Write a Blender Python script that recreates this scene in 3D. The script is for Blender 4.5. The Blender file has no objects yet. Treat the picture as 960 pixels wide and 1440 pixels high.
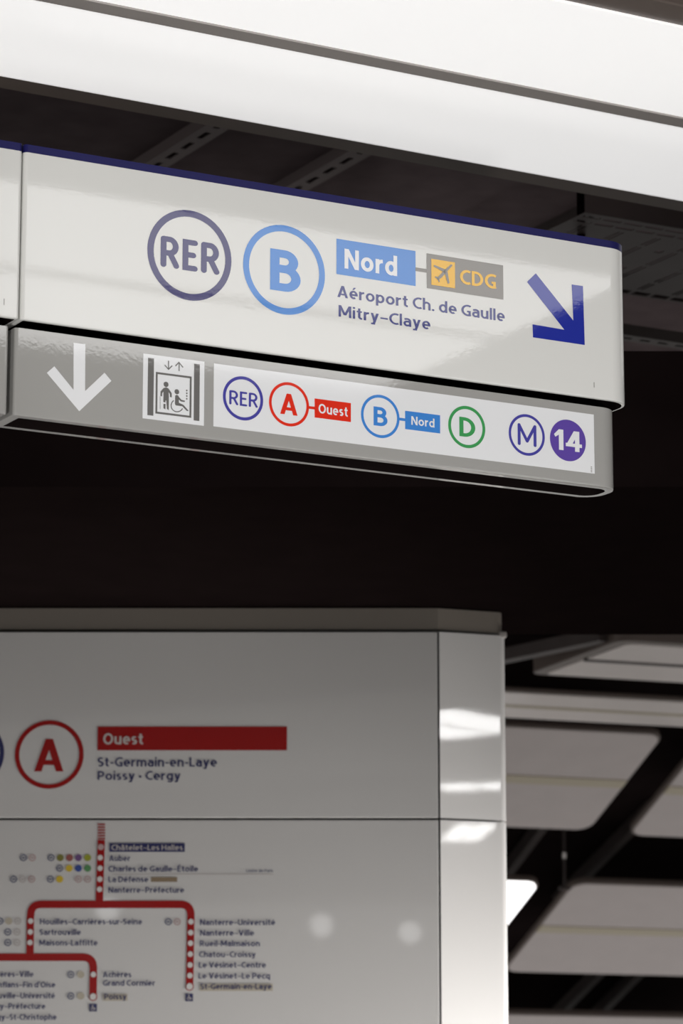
import bpy, math, random
from mathutils import Vector
random.seed(4)
D = bpy.data
SC = bpy.context.scene
COL = SC.collection
R = math.radians

# ------------------------------------------------------------------ camera, world, exposure
CAM_Z, PITCH, FPX = 1.6, R(11.867), 4530.0
cam = D.cameras.new('camera'); camo = D.objects.new('camera', cam); COL.objects.link(camo)
cam.sensor_fit = 'VERTICAL'; cam.sensor_height = 36.0; cam.sensor_width = 24.0
cam.lens = FPX / 1440 * 36
cam.clip_end = 200
camo.location = (0, 0, CAM_Z); camo.rotation_euler = (R(90) + PITCH, 0, 0)
cam.dof.use_dof = True; cam.dof.focus_distance = 5.85; cam.dof.aperture_fstop = 8.0
SC.camera = camo

w = D.worlds.new('hall'); SC.world = w; w.use_nodes = True
w.node_tree.nodes['Background'].inputs[0].default_value = (1.0, .97, .94, 1)
w.node_tree.nodes['Background'].inputs[1].default_value = .44
la = D.lights.new('hall_fill', 'AREA'); la.shape = 'RECTANGLE'; la.size = 9; la.size_y = 2.2
lao = D.objects.new('hall_fill', la); COL.objects.link(lao); lao.location = (.5, -3.5, 1.35); lao.rotation_euler = (R(90), 0, 0)
la.energy = 55; la.color = (1, .985, .965)          # added fill behind the viewer, standing in for the bright hall
def aim(o, p): o.rotation_euler = (Vector(p) - o.location).to_track_quat('-Z', 'Y').to_euler()
for sx, sy in ((-1.3, .6), (1.2, .9)):               # unseen spots added to brighten the hanging signs
    sl = D.lights.new('sign_fill_spot', 'SPOT'); sl.energy = 322; sl.spot_size = R(23); sl.spot_blend = .6; sl.shadow_soft_size = .12
    sl.color = (1, .985, .96)
    so = D.objects.new('sign_fill_spot', sl); COL.objects.link(so); so.location = (sx, sy, 1.0); aim(so, (.12, 5.5, 3.24))
lb = D.lights.new('wall_end_fill', 'AREA'); lb.shape = 'RECTANGLE'; lb.size = 1.1; lb.size_y = 1.1; lb.energy = 128; lb.spread = R(116); lb.color = (1, .97, .93)
lbo = D.objects.new('wall_end_fill', lb); COL.objects.link(lbo); lbo.location = (1.9, 8.33, .7); aim(lbo, (.4, 8.55, .75))   # unseen lamp added low right of the wall to brighten its end
SC.view_settings.view_transform = 'Standard'
SC.view_settings.look = 'None'
SC.view_settings.exposure = 0.0
SC.view_settings.gamma = 1.0
SC.view_settings.use_curve_mapping = False
SC.cycles.use_denoising = True

# brightness of the diffusers of the station's luminous ceiling panels
GLOW_SEEN = .62         # the panel in view above the signs
GLOW_FRONT = 3.6        # the panel in front of the signs
GLOW_REAR = 2.2         # panels farther back in the hall
GLOW_SIDE = 5.0         # panels to the right of the information wall

# ------------------------------------------------------------------ calibrated frames of the two signed surfaces
YAW = R(28.78)                       # the hanging signs are turned by this much
S0 = Vector((-.03125, 5.5, 0.0))     # a point of the grey sign's face, on the floor below it
U = Vector((math.cos(YAW), math.sin(YAW), 0)); N = Vector((-math.sin(YAW), math.cos(YAW), 0))
CAMP = Vector((0, 0, CAM_Z))
FW = Vector((0, math.cos(PITCH), math.sin(PITCH))); UPV = Vector((0, -math.sin(PITCH), math.cos(PITCH)))
def ray(x, y): return Vector((1, 0, 0)) * ((x - 480) / FPX) + UPV * ((720 - y) / FPX) + FW
def sg(x, y, off=0.0):               # artwork position (along, height) on the signs' face plane
    r = ray(x, y); p0 = S0 + N * off
    p = CAMP + r * ((p0 - CAMP).dot(N) / r.dot(N))
    return ((p - S0).dot(U), p.z)
PANEL_Y = 8.5
def pn(x, y, Y=PANEL_Y):             # artwork position on the information wall
    r = ray(x, y); p = CAMP + r * (Y / r.y); return (p.x, p.z)

# ------------------------------------------------------------------ materials
def mat(name, rgb, rough=.5, spec=.5, metal=0.0, emit=None, strength=0, bump=None, var=0.0, coat=0.0):
    m = D.materials.new(name); m.use_nodes = True
    nt = m.node_tree; b = nt.nodes['Principled BSDF']
    b.inputs['Base Color'].default_value = (*rgb, 1)
    b.inputs['Roughness'].default_value = rough
    b.inputs['Specular IOR Level'].default_value = spec
    b.inputs['Metallic'].default_value = metal
    b.inputs['Coat Weight'].default_value = coat; b.inputs['Coat Roughness'].default_value = .04
    if emit:
        b.inputs['Emission Color'].default_value = (*emit, 1); b.inputs['Emission Strength'].default_value = strength
    geo = nt.nodes.new('ShaderNodeNewGeometry')
    if bump:
        sc_, st = bump
        n = nt.nodes.new('ShaderNodeTexNoise'); n.inputs['Scale'].default_value = sc_; n.inputs['Detail'].default_value = 2
        bp = nt.nodes.new('ShaderNodeBump'); bp.inputs['Strength'].default_value = st; bp.inputs['Distance'].default_value = .001
        nt.links.new(geo.outputs['Position'], n.inputs['Vector']); nt.links.new(n.outputs[0], bp.inputs['Height'])
        nt.links.new(bp.outputs[0], b.inputs['Normal'])
    if var:
        n2 = nt.nodes.new('ShaderNodeTexNoise'); n2.inputs['Scale'].default_value = 9; n2.inputs['Detail'].default_value = 5
        nt.links.new(geo.outputs['Position'], n2.inputs['Vector'])
        mx = nt.nodes.new('ShaderNodeMix'); mx.data_type = 'RGBA'
        mx.inputs[6].default_value = (*[c * (1 - var) for c in rgb], 1); mx.inputs[7].default_value = (*[min(1, c * (1 + var)) for c in rgb], 1)
        nt.links.new(n2.outputs[0], mx.inputs[0]); nt.links.new(mx.outputs[2], b.inputs['Base Color'])
    return m
def srgb(r, g, b):
    f = lambda c: (c / 255 / 12.92) if c <= 10 else ((c / 255 + .055) / 1.055) ** 2.4
    return (f(r), f(g), f(b))
PEEL = (150, .030)
M = {}
M['white_enamel'] = mat('white_enamel', (.80, .80, .775), .03, .5, bump=PEEL)
M['grey_enamel'] = mat('grey_enamel', (.385, .38, .365), .04, .75, bump=PEEL)
M['blue_band'] = mat('blue_band', (.014, .013, .10), .4, .25, bump=PEEL)
M['recess_shade'] = mat('recess_shade', (.010, .007, .007), .95, 0)
M['white_film'] = mat('white_film', (.87, .88, .90), .05, bump=PEEL)
M['ink_blue'] = mat('ink_blue', (.020, .028, .22), .04, bump=PEEL)
M['ink_arrow'] = mat('ink_arrow', (.022, .036, .36), .04, bump=PEEL)
M['ink_violet'] = mat('ink_violet', (.035, .030, .16), .04, bump=PEEL)
M['ink_indigo'] = mat('ink_indigo', (.075, .07, .38), .04, bump=PEEL)
M['ink_sky'] = mat('ink_sky', (.06, .26, .72), .04, bump=PEEL)
M['ink_red'] = mat('ink_red', (.80, .035, .015), .04, bump=PEEL)
M['ink_green'] = mat('ink_green', (.06, .36, .11), .04, bump=PEEL)
M['ink_purple'] = mat('ink_purple', (.13, .075, .40), .04, bump=PEEL)
M['ink_yellow'] = mat('ink_yellow', (.95, .52, .012), .04, bump=PEEL)
M['ink_taupe'] = mat('ink_taupe', (.25, .235, .215), .04, bump=PEEL)
M['ink_grey'] = mat('ink_grey', (.17, .165, .16), .04, bump=PEEL)
M['wall_white'] = mat('wall_white', (.665, .655, .65), .025, .5, bump=(45, .008))
M['wall_joint'] = mat('wall_joint', (.03, .03, .03), .6)
M['wall_cornice'] = mat('wall_cornice', (.21, .185, .16), .35)
M['map_red'] = mat('map_red', (.34, .007, .007), .12, .25, bump=(45, .008))
M['map_navy'] = mat('map_navy', (.025, .028, .12), .15)
M['map_white'] = mat('map_white', (.72, .71, .70), .12)
M['map_text_white'] = mat('map_text_white', (.62, .56, .54), .12)
M['map_slate'] = mat('map_slate', (.10, .11, .19), .2)
M['map_pale'] = mat('map_pale', (.52, .48, .47), .2)
M['map_pink'] = mat('map_pink', (.50, .36, .36), .2)
M['map_sand'] = mat('map_sand', (.50, .45, .36), .2)
M['map_brown'] = mat('map_brown', (.26, .19, .12), .2)
M['map_olive'] = mat('map_olive', (.20, .19, .03), .2)
M['map_rust'] = mat('map_rust', (.30, .08, .07), .2)
M['map_plum'] = mat('map_plum', (.15, .07, .22), .2)
M['map_lime'] = mat('map_lime', (.32, .34, .02), .2)
M['map_yellow'] = mat('map_yellow', (.66, .47, .03), .2)
M['map_blue'] = mat('map_blue', (.03, .07, .32), .2)
M['map_green'] = mat('map_green', (.09, .27, .10), .2)
M['black_paint'] = mat('black_paint', (.0075, .0050, .0050), .9, .0, var=.25)
M['stair_black'] = mat('stair_black', (.018, .013, .013), .9, .0, var=.25)
M['ceiling_glare'] = mat('ceiling_glare', (.145, .116, .122), .9, .0, var=.3)  # black lifted in colour to stand in for lamp glare
M['brown_steel'] = mat('brown_steel', (.074, .057, .056), .5, .15, var=.2)
M['rail_steel'] = mat('rail_steel', (.075, .062, .060), .5, .2, var=.25)
M['rail_glare'] = mat('rail_glare', (.20, .165, .165), .6, .1)  # second tone of the same rails, lamp glare put into the colour
M['lamp_frame'] = mat('lamp_frame', (.15, .12, .105), .45, .4)
M['lamp_strip'] = mat('lamp_strip', (.40, .37, .355), .4, .5)
def glow(name, s): return mat(name, (.8, .8, .8), .4, .2, emit=(1, .99, .985), strength=s)
M['glow_seen'] = glow('glow_seen', GLOW_SEEN)
M['glow_front'] = glow('glow_front', GLOW_FRONT)
M['glow_rear'] = glow('glow_rear', GLOW_REAR)
M['glow_mirror'] = glow('glow_mirror', 18.0)
M['glow_rear_bright'] = glow('glow_rear_bright', 4.5)
M['glow_globe'] = glow('glow_globe', 4.0)
M['glow_side'] = glow('glow_side', GLOW_SIDE)
M['diffuser_off'] = mat('diffuser_off', (.60, .54, .53), .35, .5, var=.06)
M['diffuser_off_lifted'] = mat('diffuser_off_lifted', (.86, .80, .775), .3, .5, var=.05)  # paler copy of the unlit diffuser, missing light put into its colour
M['strip_off'] = mat('strip_off', (.56, .50, .38), .4, .4)
M['floor_stone'] = mat('floor_stone', (.50, .49, .47), .35, .4, var=.08)
M['chrome'] = mat('chrome', (.7, .68, .66), .2, metal=1)

# ------------------------------------------------------------------ object helpers
def link(name, verts, faces, m, parent=None, loc=(0, 0, 0), rz=0, smooth=False):
    me = D.meshes.new(name); me.from_pydata([tuple(v) for v in verts], [], faces); me.update()
    o = D.objects.new(name, me); COL.objects.link(o)
    if m: me.materials.append(M[m])
    if smooth: me.polygons.foreach_set('use_smooth', [True] * len(me.polygons))
    if parent: o.parent = parent
    o.location = loc; o.rotation_euler = (0, 0, rz)
    return o
def tag(o, label, cat, group=None):
    o['label'] = label; o['category'] = cat
    if group: o['group'] = group
    return o
def thing(name, label, cat, loc=(0, 0, 0), rz=0, group=None):
    o = D.objects.new(name, None); COL.objects.link(o); o.location = loc; o.rotation_euler = (0, 0, rz)
    o.empty_display_size = .05
    return tag(o, label, cat, group)
def structure(o): o['kind'] = 'structure'; return o
class MB:
    def __init__(s): s.v = []; s.f = []
    def add(s, vs, fs):
        k = len(s.v); s.v += [tuple(v) for v in vs]; s.f += [tuple(i + k for i in f) for f in fs]
    def box(s, x0, x1, y0, y1, z0, z1):
        s.add([(x0, y0, z0), (x1, y0, z0), (x1, y1, z0), (x0, y1, z0), (x0, y0, z1), (x1, y0, z1), (x1, y1, z1), (x0, y1, z1)],
              [(3, 2, 1, 0), (4, 5, 6, 7), (0, 1, 5, 4), (1, 2, 6, 5), (2, 3, 7, 6), (3, 0, 4, 7)])
    def prism(s, poly, z0, z1):              # plan polygon, counter-clockwise
        n = len(poly)
        s.add([(x, y, z0) for x, y in poly] + [(x, y, z1) for x, y in poly],
              [tuple(reversed(range(n))), tuple(range(n, 2 * n))] + [(i, (i + 1) % n, n + (i + 1) % n, n + i) for i in range(n)])
    def tube(s, p0, p1, r, n=12):
        p0 = Vector(p0); p1 = Vector(p1); d = (p1 - p0).normalized()
        a = d.orthogonal().normalized(); b = d.cross(a)
        vs = [p + (a * math.cos(t) + b * math.sin(t)) * r for p in (p0, p1) for t in [2 * math.pi * i / n for i in range(n)]]
        s.add(vs, [tuple(reversed(range(n))), tuple(range(n, 2 * n))] + [(i, (i + 1) % n, n + (i + 1) % n, n + i) for i in range(n)])
    def build(s, name, m, parent=None, **k): return link(name, s.v, s.f, m, parent, **k)
def bevel(o, wd, seg=2, ang=30):
    b = o.modifiers.new('bevel', 'BEVEL'); b.width = wd; b.segments = seg; b.limit_method = 'ANGLE'; b.angle_limit = R(ang)
    return o

# ------------------------------------------------------------------ flat printing: polygons and lettering in a vertical plane facing -y
class Ink:
    def __init__(s, y): s.y = y; s.v = []; s.f = []; s.k = 0
    def layer(s): s.k = (s.k + 1) % 16               # strokes that cross lie a hair apart, like layers of ink
    def poly(s, pts):
        a = sum(p[0] * q[1] - q[0] * p[1] for p, q in zip(pts, pts[1:] + pts[:1]))
        if a < 0: pts = pts[::-1]
        k = len(s.v); yl = s.y - s.k * 1.2e-5; s.v += [(x, yl, z) for x, z in pts]; s.f.append(tuple(range(k, k + len(pts))))
    def quads(s, left, right, closed=False):
        n = len(left); rng = range(n if closed else n - 1)
        for i in rng:
            j = (i + 1) % n; s.poly([left[i], right[i], right[j], left[j]])
    def ribbon(s, pts, wd, closed=False, cap=False):
        s.layer()
        q = [p for i, p in enumerate(pts) if i == 0 or math.hypot(p[0] - pts[i - 1][0], p[1] - pts[i - 1][1]) > 1e-6]
        pts = q; n = len(pts); L = []; Rr = []
        for i in range(n):
            p = pts[i]
            a = pts[(i - 1) % n] if (closed or i > 0) else None
            b = pts[(i + 1) % n] if (closed or i < n - 1) else None
            def nrm(u, v):
                dx, dz = v[0] - u[0], v[1] - u[1]; l = math.hypot(dx, dz) or 1e-9; return (-dz / l, dx / l)
            if a is None: m = nrm(p, b); k = 1
            elif b is None: m = nrm(a, p); k = 1
            else:
                m1, m2 = nrm(a, p), nrm(p, b); mx, mz = m1[0] + m2[0], m1[1] + m2[1]; l = math.hypot(mx, mz) or 1e-9
                m = (mx / l, mz / l); k = min(2.0, 1 / max(.3, m[0] * m1[0] + m[1] * m1[1]))
            h = wd / 2 * k
            L.append((p[0] + m[0] * h, p[1] + m[1] * h)); Rr.append((p[0] - m[0] * h, p[1] - m[1] * h))
        s.quads(L, Rr, closed)
        if cap:
            for p in (pts[0], pts[-1]): s.disc(p, wd / 2, 16)
    def disc(s, c, r, n=40):
        s.layer()
        s.poly([(c[0] + r * math.cos(2 * math.pi * i / n), c[1] + r * math.sin(2 * math.pi * i / n)) for i in range(n)])
    def ring(s, c, r, t, n=72):
        s.ribbon([(c[0] + (r - t / 2) * math.cos(2 * math.pi * i / n), c[1] + (r - t / 2) * math.sin(2 * math.pi * i / n)) for i in range(n)], t, True)
    def build(s, name, m, parent): return link(name, s.v, s.f, m, parent)

def E(cx, cy, rx, ry, a0, a1, n=14):
    return [(cx + rx * math.cos(R(a0 + (a1 - a0) * i / n)), cy + ry * math.sin(R(a0 + (a1 - a0) * i / n))) for i in range(n + 1)]
XH, ASC, DSC = .73, 1.04, -.25
def glyph(c, w):
    """strokes of one letter; cap height 1; returns (advance, [('r', pts) ribbon | ('p', pts) polygon])"""
    h = w / 2; S = []
    def rib(*p): S.append(('r', [q for a in p for q in (a if isinstance(a, list) else [a])]))
    def rect(x0, y0, x1, y1): S.append(('p', [(x0, y0), (x1, y0), (x1, y1), (x0, y1)]))
    def dia(x0, y0, x1, y1, t): S.append(('p', [(x0, y0), (x0 + t, y0), (x1 + t, y1), (x1, y1)]))
    def stem(x, y0, y1): rect(x, y0, x + w, y1)
    g = .10 + (.16 - w) * .3
    acc = {'é': ('e', 1), 'è': ('e', -1), 'â': ('a', 0), 'É': ('E', 1)}
    if c in acc:
        base, k = acc[c]; W, S2 = glyph(base, w); cx = (W - g) / 2; y = 1.07 if base == 'E' else XH + .07
        if k == 1: S2.append(('p', [(cx - .08, y), (cx + .02, y), (cx + .17, y + .2), (cx + .02, y + .2)]))
        elif k == -1: S2.append(('p', [(cx + .08, y), (cx - .02, y), (cx - .17, y + .2), (cx - .02, y + .2)]))
        else: S2.append(('r', [(cx - .17, y), (cx, y + .15), (cx + .17, y)]))
        return W, S2
    t = w * 1.1
    if c == 'A':
        W = .72; dia(0, 0, W / 2 - t / 2, 1, t); dia(W - t, 0, W / 2 - t / 2, 1, t)
        rect(.5 * t + .20 * (W / 2 - t / 2), .2, W - .5 * t - .20 * (W / 2 - t / 2), .2 + w * .9)
    elif c == 'B':
        W = .62; xa = .30; m = .54; stem(0, 0, 1)
        rib((h, 1 - h), (xa, 1 - h), E(xa, (1 - h + m) / 2, W - .05 - h - xa, (1 - h - m) / 2, 90, -90), (h, m))
        rib((h, m), (xa, m), E(xa, (m + h) / 2, W - h - xa, (m - h) / 2, 90, -90), (h, h))
    elif c == 'C': W = .60; rib(E(.44, .5, .44 - h, .5 - h, 62, 298, 24))
    elif c == 'D': W = .68; stem(0, 0, 1); rib((h, 1 - h), (.22, 1 - h), E(.22, .5, W - h - .22, .5 - h, 90, -90, 20), (h, h))
    elif c == 'E': W = .50; stem(0, 0, 1); rect(0, 0, W, w); rect(0, 1 - w, W, 1); rect(0, .5 - h + .02, W - .05, .5 + h + .02)
    elif c == 'F': W = .48; stem(0, 0, 1); rect(0, 1 - w, W, 1); rect(0, .47 - h, W - .05, .47 + h)
    elif c == 'G': W = .66; rib(E(.46, .5, .46 - h, .5 - h, 58, 302, 24)); rect(W - w, .04, W, .48); rect(.40, .48 - w * .9, W, .48); rect(.5, .0 + .02, W, .02 + w)
    elif c == 'H': W = .66; stem(0, 0, 1); stem(W - w, 0, 1); rect(0, .52 - h, W, .52 + h)
    elif c == 'L': W = .46; stem(0, 0, 1); rect(0, 0, W, w)
    elif c == 'M': W = .84; stem(0, 0, 1); stem(W - w, 0, 1); dia(W / 2 - t / 2, .18, 0, 1, t); dia(W / 2 - t / 2, .18, W - t, 1, t)
    elif c == 'N': W = .68; stem(0, 0, 1); stem(W - w, 0, 1); dia(W - t, 0, 0, 1, t)
    elif c == 'O': W = .76; S.append(('c', E(W / 2, .5, W / 2 - h, .5 - h, 0, 360, 32)[:-1]))
    elif c == 'P': W = .58; m = .42; stem(0, 0, 1); rib((h, 1 - h), (.28, 1 - h), E(.28, (1 - h + m) / 2, W - h - .28, (1 - h - m) / 2, 90, -90), (h, m))
    elif c == 'R':
        W = .62; m = .46; stem(0, 0, 1); rib((h, 1 - h), (.28, 1 - h), E(.28, (1 - h + m) / 2, W - .04 - h - .28, (1 - h - m) / 2, 90, -90), (h, m)); dia(W - t, 0, .22, m, t)
    elif c == 'S':
        W = .52; q = (1 - w) / 4
        rib(E(W / 2, 1 - h - q, W / 2 - h, q, 40, 270, 16), E(W / 2, h + q, W / 2 - h, q, 90, -140, 16))
    elif c == 'U': W = .66; rib((h, 1), (h, .3), E(W / 2, .3, W / 2 - h, .3 - h, 180, 360, 18), (W - h, 1))
    elif c == 'V': W = .68; dia(W / 2 - t / 2, 0, 0, 1, t); dia(W / 2 - t / 2, 0, W - t, 1, t)
    elif c == '1': W = .38; stem(W - w, 0, 1); S.append(('p', [(0, .74), (.05, .61), (W - w * .6, .80), (W - w * .6, 1), (W - w, 1)]))
    elif c == '4': W = .66; stem(W - w - .10, 0, 1); dia(0, .25, W - w - .14, 1, w * 1.2); rect(0, .22, W, .22 + w * .9)
    elif c == 'a':
        W = .52; rib((.07, XH - h - .04), E(.25, XH - .24, W - h - .25, .24 - h, 100, 0, 10), (W - h, 0))
        rib((W - h, .43), E(.235, .215 + h * .5, .235 - h, .215 - h * .5, 90, 270, 14), (W - h, .12))
    elif c in 'bdpq':
        W = .58; S.append(('c', E(W / 2, XH / 2, W / 2 - h, XH / 2 - h, 0, 360, 28)[:-1]))
        if c == 'b': stem(0, 0, ASC)
        if c == 'd': stem(W - w, 0, ASC)
        if c == 'p': stem(0, DSC, XH)
        if c == 'q': stem(W - w, DSC, XH)
    elif c == 'c': W = .46; rib(E(.34, XH / 2, .34 - h, XH / 2 - h, 62, 298, 20))
    elif c == 'e': W = .56; rib((h, .36), (W - h, .36), E(W / 2, XH / 2, W / 2 - h, XH / 2 - h, 8, 305, 24))
    elif c == 'f': W = .36; rib((.10 + h, 0), (.10 + h, .80), E(.30, .80, .20 - h, ASC - h - .80, 180, 80, 8)); rect(0, XH - w * .85, W - .02, XH)
    elif c == 'g':
        W = .58; S.append(('c', E(W / 2, XH / 2, W / 2 - h, XH / 2 - h, 0, 360, 28)[:-1]))
        rib((W - h, XH), (W - h, 0), E(W / 2, 0, W / 2 - h, -DSC - h + .02, 0, -140, 12))
    elif c in 'hnmr':
        W = .54; stem(0, 0, ASC if c == 'h' else XH)
        if c == 'r': W = .36; rib((h, .42), E(W - .02, .42, W - .02 - h, XH - h - .42, 180, 88, 8))
        elif c == 'm':
            W = .86; x1 = W / 2 + h - h
            for x0, xe in ((h, W / 2), (W / 2, W - h)): rib((x0, .45), E((x0 + xe) / 2, .45, (xe - x0) / 2, XH - h - .45, 180, 0, 12), (xe, 0))
        else: rib((h, .45), E(W / 2, .45, W / 2 - h, XH - h - .45, 180, 0, 14), (W - h, 0))
    elif c == 'i': W = w; stem(0, 0, XH); S.append(('p', E(h, XH + .2, h * 1.15, h * 1.15, 0, 360, 14)[:-1]))
    elif c == 'l': W = w; stem(0, 0, ASC)
    elif c == 'o': W = .60; S.append(('c', E(W / 2, XH / 2, W / 2 - h, XH / 2 - h, 0, 360, 28)[:-1]))
    elif c == 's':
        W = .43; q = (XH - w) / 4
        rib(E(W / 2, XH - h - q, W / 2 - h, q, 40, 270, 14), E(W / 2, h + q, W / 2 - h, q, 90, -140, 14))
    elif c == 't': W = .37; rib((.09 + h, .95), (.09 + h, .22), E(.09 + h + .16, .22, .16, .22 - h, 180, 280, 8)); rect(0, XH - w * .85, W - .02, XH)
    elif c == 'u': W = .54; rib((h, XH), (h, .28), E(W / 2, .28, W / 2 - h, .28 - h, 180, 360, 14)); stem(W - w, 0, XH)
    elif c == 'v': W = .54; dia(W / 2 - t / 2, 0, 0, XH, t); dia(W / 2 - t / 2, 0, W - t, XH, t)
    elif c == 'y': W = .54; dia(W / 2 - t / 2, 0, 0, XH, t); dia(.10, DSC, W - t, XH, t); rect(.02, DSC, .12 + t, DSC + w * .85)
    elif c == '-': W = .30; rect(0, .33, W, .33 + w * .85)
    elif c == '–': W = .50; rect(0, .33, W, .33 + w * .8)
    elif c == '.': W = w; S.append(('p', E(h, h * 1.1, h * 1.15, h * 1.15, 0, 360, 16)[:-1]))
    elif c == '•': W = .26; S.append(('p', E(.13, .38, .13, .13, 0, 360, 18)[:-1]))
    elif c == "'": W = w; rect(0, .72, w * .9, ASC)
    elif c == ' ': return .24, []
    else: raise ValueError(c)
    return W + g, S
def text(ink, s, x0, z0, cap, x1=None, w=.16, right=None):
    """lettering from (x0, z0); stretched to end at x1; or right-aligned at `right` with natural width"""
    gl = []; x = 0
    for c in s:
        W, S = glyph(c, w); gl.append((x, S)); x += W
    tot = x - (.10 + (.16 - w) * .3)
    k = cap
    if x1 is not None: k = (x1 - x0) / tot
    if right is not None: k = cap * 1.15; x0 = right - tot * k
    for gx, S in gl:
        f = lambda p: (x0 + (gx + p[0]) * k, z0 + p[1] * cap)
        for kind, pts in S:
            ink.layer()
            if kind == 'p': ink.poly([f(p) for p in pts])
            else:                                    # offset in letter space, then stretch
                tmp = Ink(0); tmp.ribbon(pts, w, closed=(kind == 'c'))
                for fc in tmp.f: ink.poly([f((tmp.v[i][0], tmp.v[i][2])) for i in fc])
def round_letters(ink, s, x0, z0, x1, cap, w):
    """the emblem letters with rounded stroke ends"""
    h = w / 2; gl = []; x = 0
    for c in s:
        if c == 'R':
            W = .56; m = .47
            P = [[(h, h), (h, 1 - h)], [(h, 1 - h), (.26, 1 - h)] + E(.26, (1 - h + m) / 2, W - h - .28, (1 - h - m) / 2, 90, -90) + [(h, m)], [(.28, m), (W - h, h)]]
        elif c == 'E': W = .46; P = [[(W - h, 1 - h), (h, 1 - h), (h, h), (W - h, h)], [(h, .51), (W - h - .05, .51)]]
        elif c == 'M': W = .84; P = [[(h, h), (h, 1 - h)], [(W - h, h), (W - h, 1 - h)], [(h, 1 - h), (W / 2, .22)], [(W / 2, .22), (W - h, 1 - h)]]
        gl.append((x, P)); x += W + .10
    k = (x1 - x0) / (x - .10)
    for gx, P in gl:
        tmp = Ink(0)
        for p in P:
            tmp.ribbon(p, w, cap=True)
            for a, b, c in zip(p, p[1:], p[2:]):         # round off the real corners only
                if math.dist(a, b) > .02 and math.dist(b, c) > .02 and abs(math.atan2((b[0] - a[0]) * (c[1] - b[1]) - (b[1] - a[1]) * (c[0] - b[0]), (b[0] - a[0]) * (c[0] - b[0]) + (b[1] - a[1]) * (c[1] - b[1]))) > .6: tmp.disc(b, h, 16)
        for fc in tmp.f:
            ink.k = round(-tmp.v[fc[0]][1] / 1.2e-5)
            ink.poly([(x0 + (gx + tmp.v[i][0]) * k, z0 + tmp.v[i][2] * cap) for i in fc])

# ------------------------------------------------------------------ the setting
CEIL = 4.45
o = link('floor', [(-9, -16, 0), (12, -16, 0), (12, 14, 0), (-9, 14, 0)], [(0, 1, 2, 3)], 'floor_stone'); structure(o)
mb = MB(); mb.box(-9, 12, -16, 15.2, CEIL, CEIL + .2); structure(mb.build('ceiling', 'ceiling_glare'))
# dropped black soffit over the information wall, its reach shaped to shade the wall top
mb = MB(); mb.box(-5.0, 1.55, 7.0, 8.95, 3.128, 3.44); structure(mb.build('trim_1', 'black_paint'))
# the ceiling over the stairs falls away from the hall
AZ, DN = R(-20.2), R(22.7)
FD = Vector((math.sin(AZ) * math.cos(DN), math.cos(AZ) * math.cos(DN), -math.sin(DN)))
FT = Vector((math.cos(AZ), -math.sin(AZ), 0)); FN = FT.cross(FD)
YF = 15.3
r_ = ray(829.5, 1162); P0 = CAMP + r_ * (YF / r_.y); KF = YF / 10.5
def slope(t, s, up=0): return P0 + FT * t * KF + FD * s * KF + FN * up
vs = [slope(t, s, u) for u in (.34, .5) for (t, s) in ((-2.2, -.75), (2.5, -.75), (2.5, 2.7), (-2.2, 2.7))]
structure(link('trim_2', vs, [(3, 2, 1, 0), (4, 5, 6, 7), (0, 1, 5, 4), (1, 2, 6, 5), (2, 3, 7, 6), (3, 0, 4, 7)], 'stair_black'))

# ------------------------------------------------------------------ hanging signs
WOFF = -.015                                         # the white boxes stand this much proud of the grey ones
def outline(u0, u1, y0, y1, rl, rr, n=16):           # plan of a sign box, counter-clockwise seen from above
    P = []
    def arc(cx, cy, r, a0, a1, k): P.extend([(cx + r * math.cos(R(a0 + (a1 - a0) * i / k)), cy + r * math.sin(R(a0 + (a1 - a0) * i / k))) for i in range(k + 1)])
    arc(u0 + rl, y0 + rl, rl, 180, 270, 5)
    arc(u1 - rr, y0 + rr, rr, 270, 360, n if rr > .02 else 5)
    arc(u1 - rr, y1 - rr, rr, 0, 90, n if rr > .02 else 5)
    arc(u0 + rl, y1 - rl, rl, 90, 180, 5)
    return P
def shell(u0, u1, y0, y1, rl, rr, z0, z1, t, ch, deep):
    """box open at the bottom: outer wall with a small rounded lip, rim and a recess"""
    mb = MB()
    rows = [(outline(u0, u1, y0, y1, rl, rr), z1)]
    for k in (0, 1, 2):
        a = R(45 * k); d = ch * (1 - math.cos(a)); rows.append((outline(u0 + d, u1 - d, y0 + d, y1 - d, max(rl - d, .001), rr - d), z0 + ch - ch * math.sin(a)))
    inn = outline(u0 + t, u1 - t, y0 + t, y1 - t, max(rl - t, .002), max(rr - t, .002))
    rows += [(inn, z0), (inn, z0 + deep)]
    n = len(rows[0][0]); vs = []
    for P, z in rows: vs += [(x, y, z) for x, y in P]
    fs = [tuple(range(n))]
    for k in range(len(rows) - 1):
        for i in range(n):
            j = (i + 1) % n; fs.append((k * n + i, (k + 1) * n + i, (k + 1) * n + j, k * n + j))
    k = len(rows) - 1; fs.append(tuple(reversed([k * n + i for i in range(n)])))
    mb.add(vs, fs); return mb
def shade(o, ang=40):
    o.data.polygons.foreach_set('use_smooth', [True] * len(o.data.polygons))
    try: o.data.set_sharp_from_angle(angle=R(ang))
    except Exception: pass
    wn = o.modifiers.new('weighted_normal', 'WEIGHTED_NORMAL'); wn.weight = 100; wn.keep_sharp = True   # flat faces stay flat
    return o
def recess(o):                                       # dark colour inside the open underside stands in for its shade
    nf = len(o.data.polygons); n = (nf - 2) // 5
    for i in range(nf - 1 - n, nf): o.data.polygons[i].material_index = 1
def sign_root(name, label, u, z, cat='sign'):
    p = S0 + U * u; return thing(name, label, cat, (p.x, p.y, z), YAW)
ZW0, ZW1, ZB = 3.0232, 3.3165, 3.3305
ZG0, ZG1 = 2.8615, 3.0125
UL, UR = -.5835, .648
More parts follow.
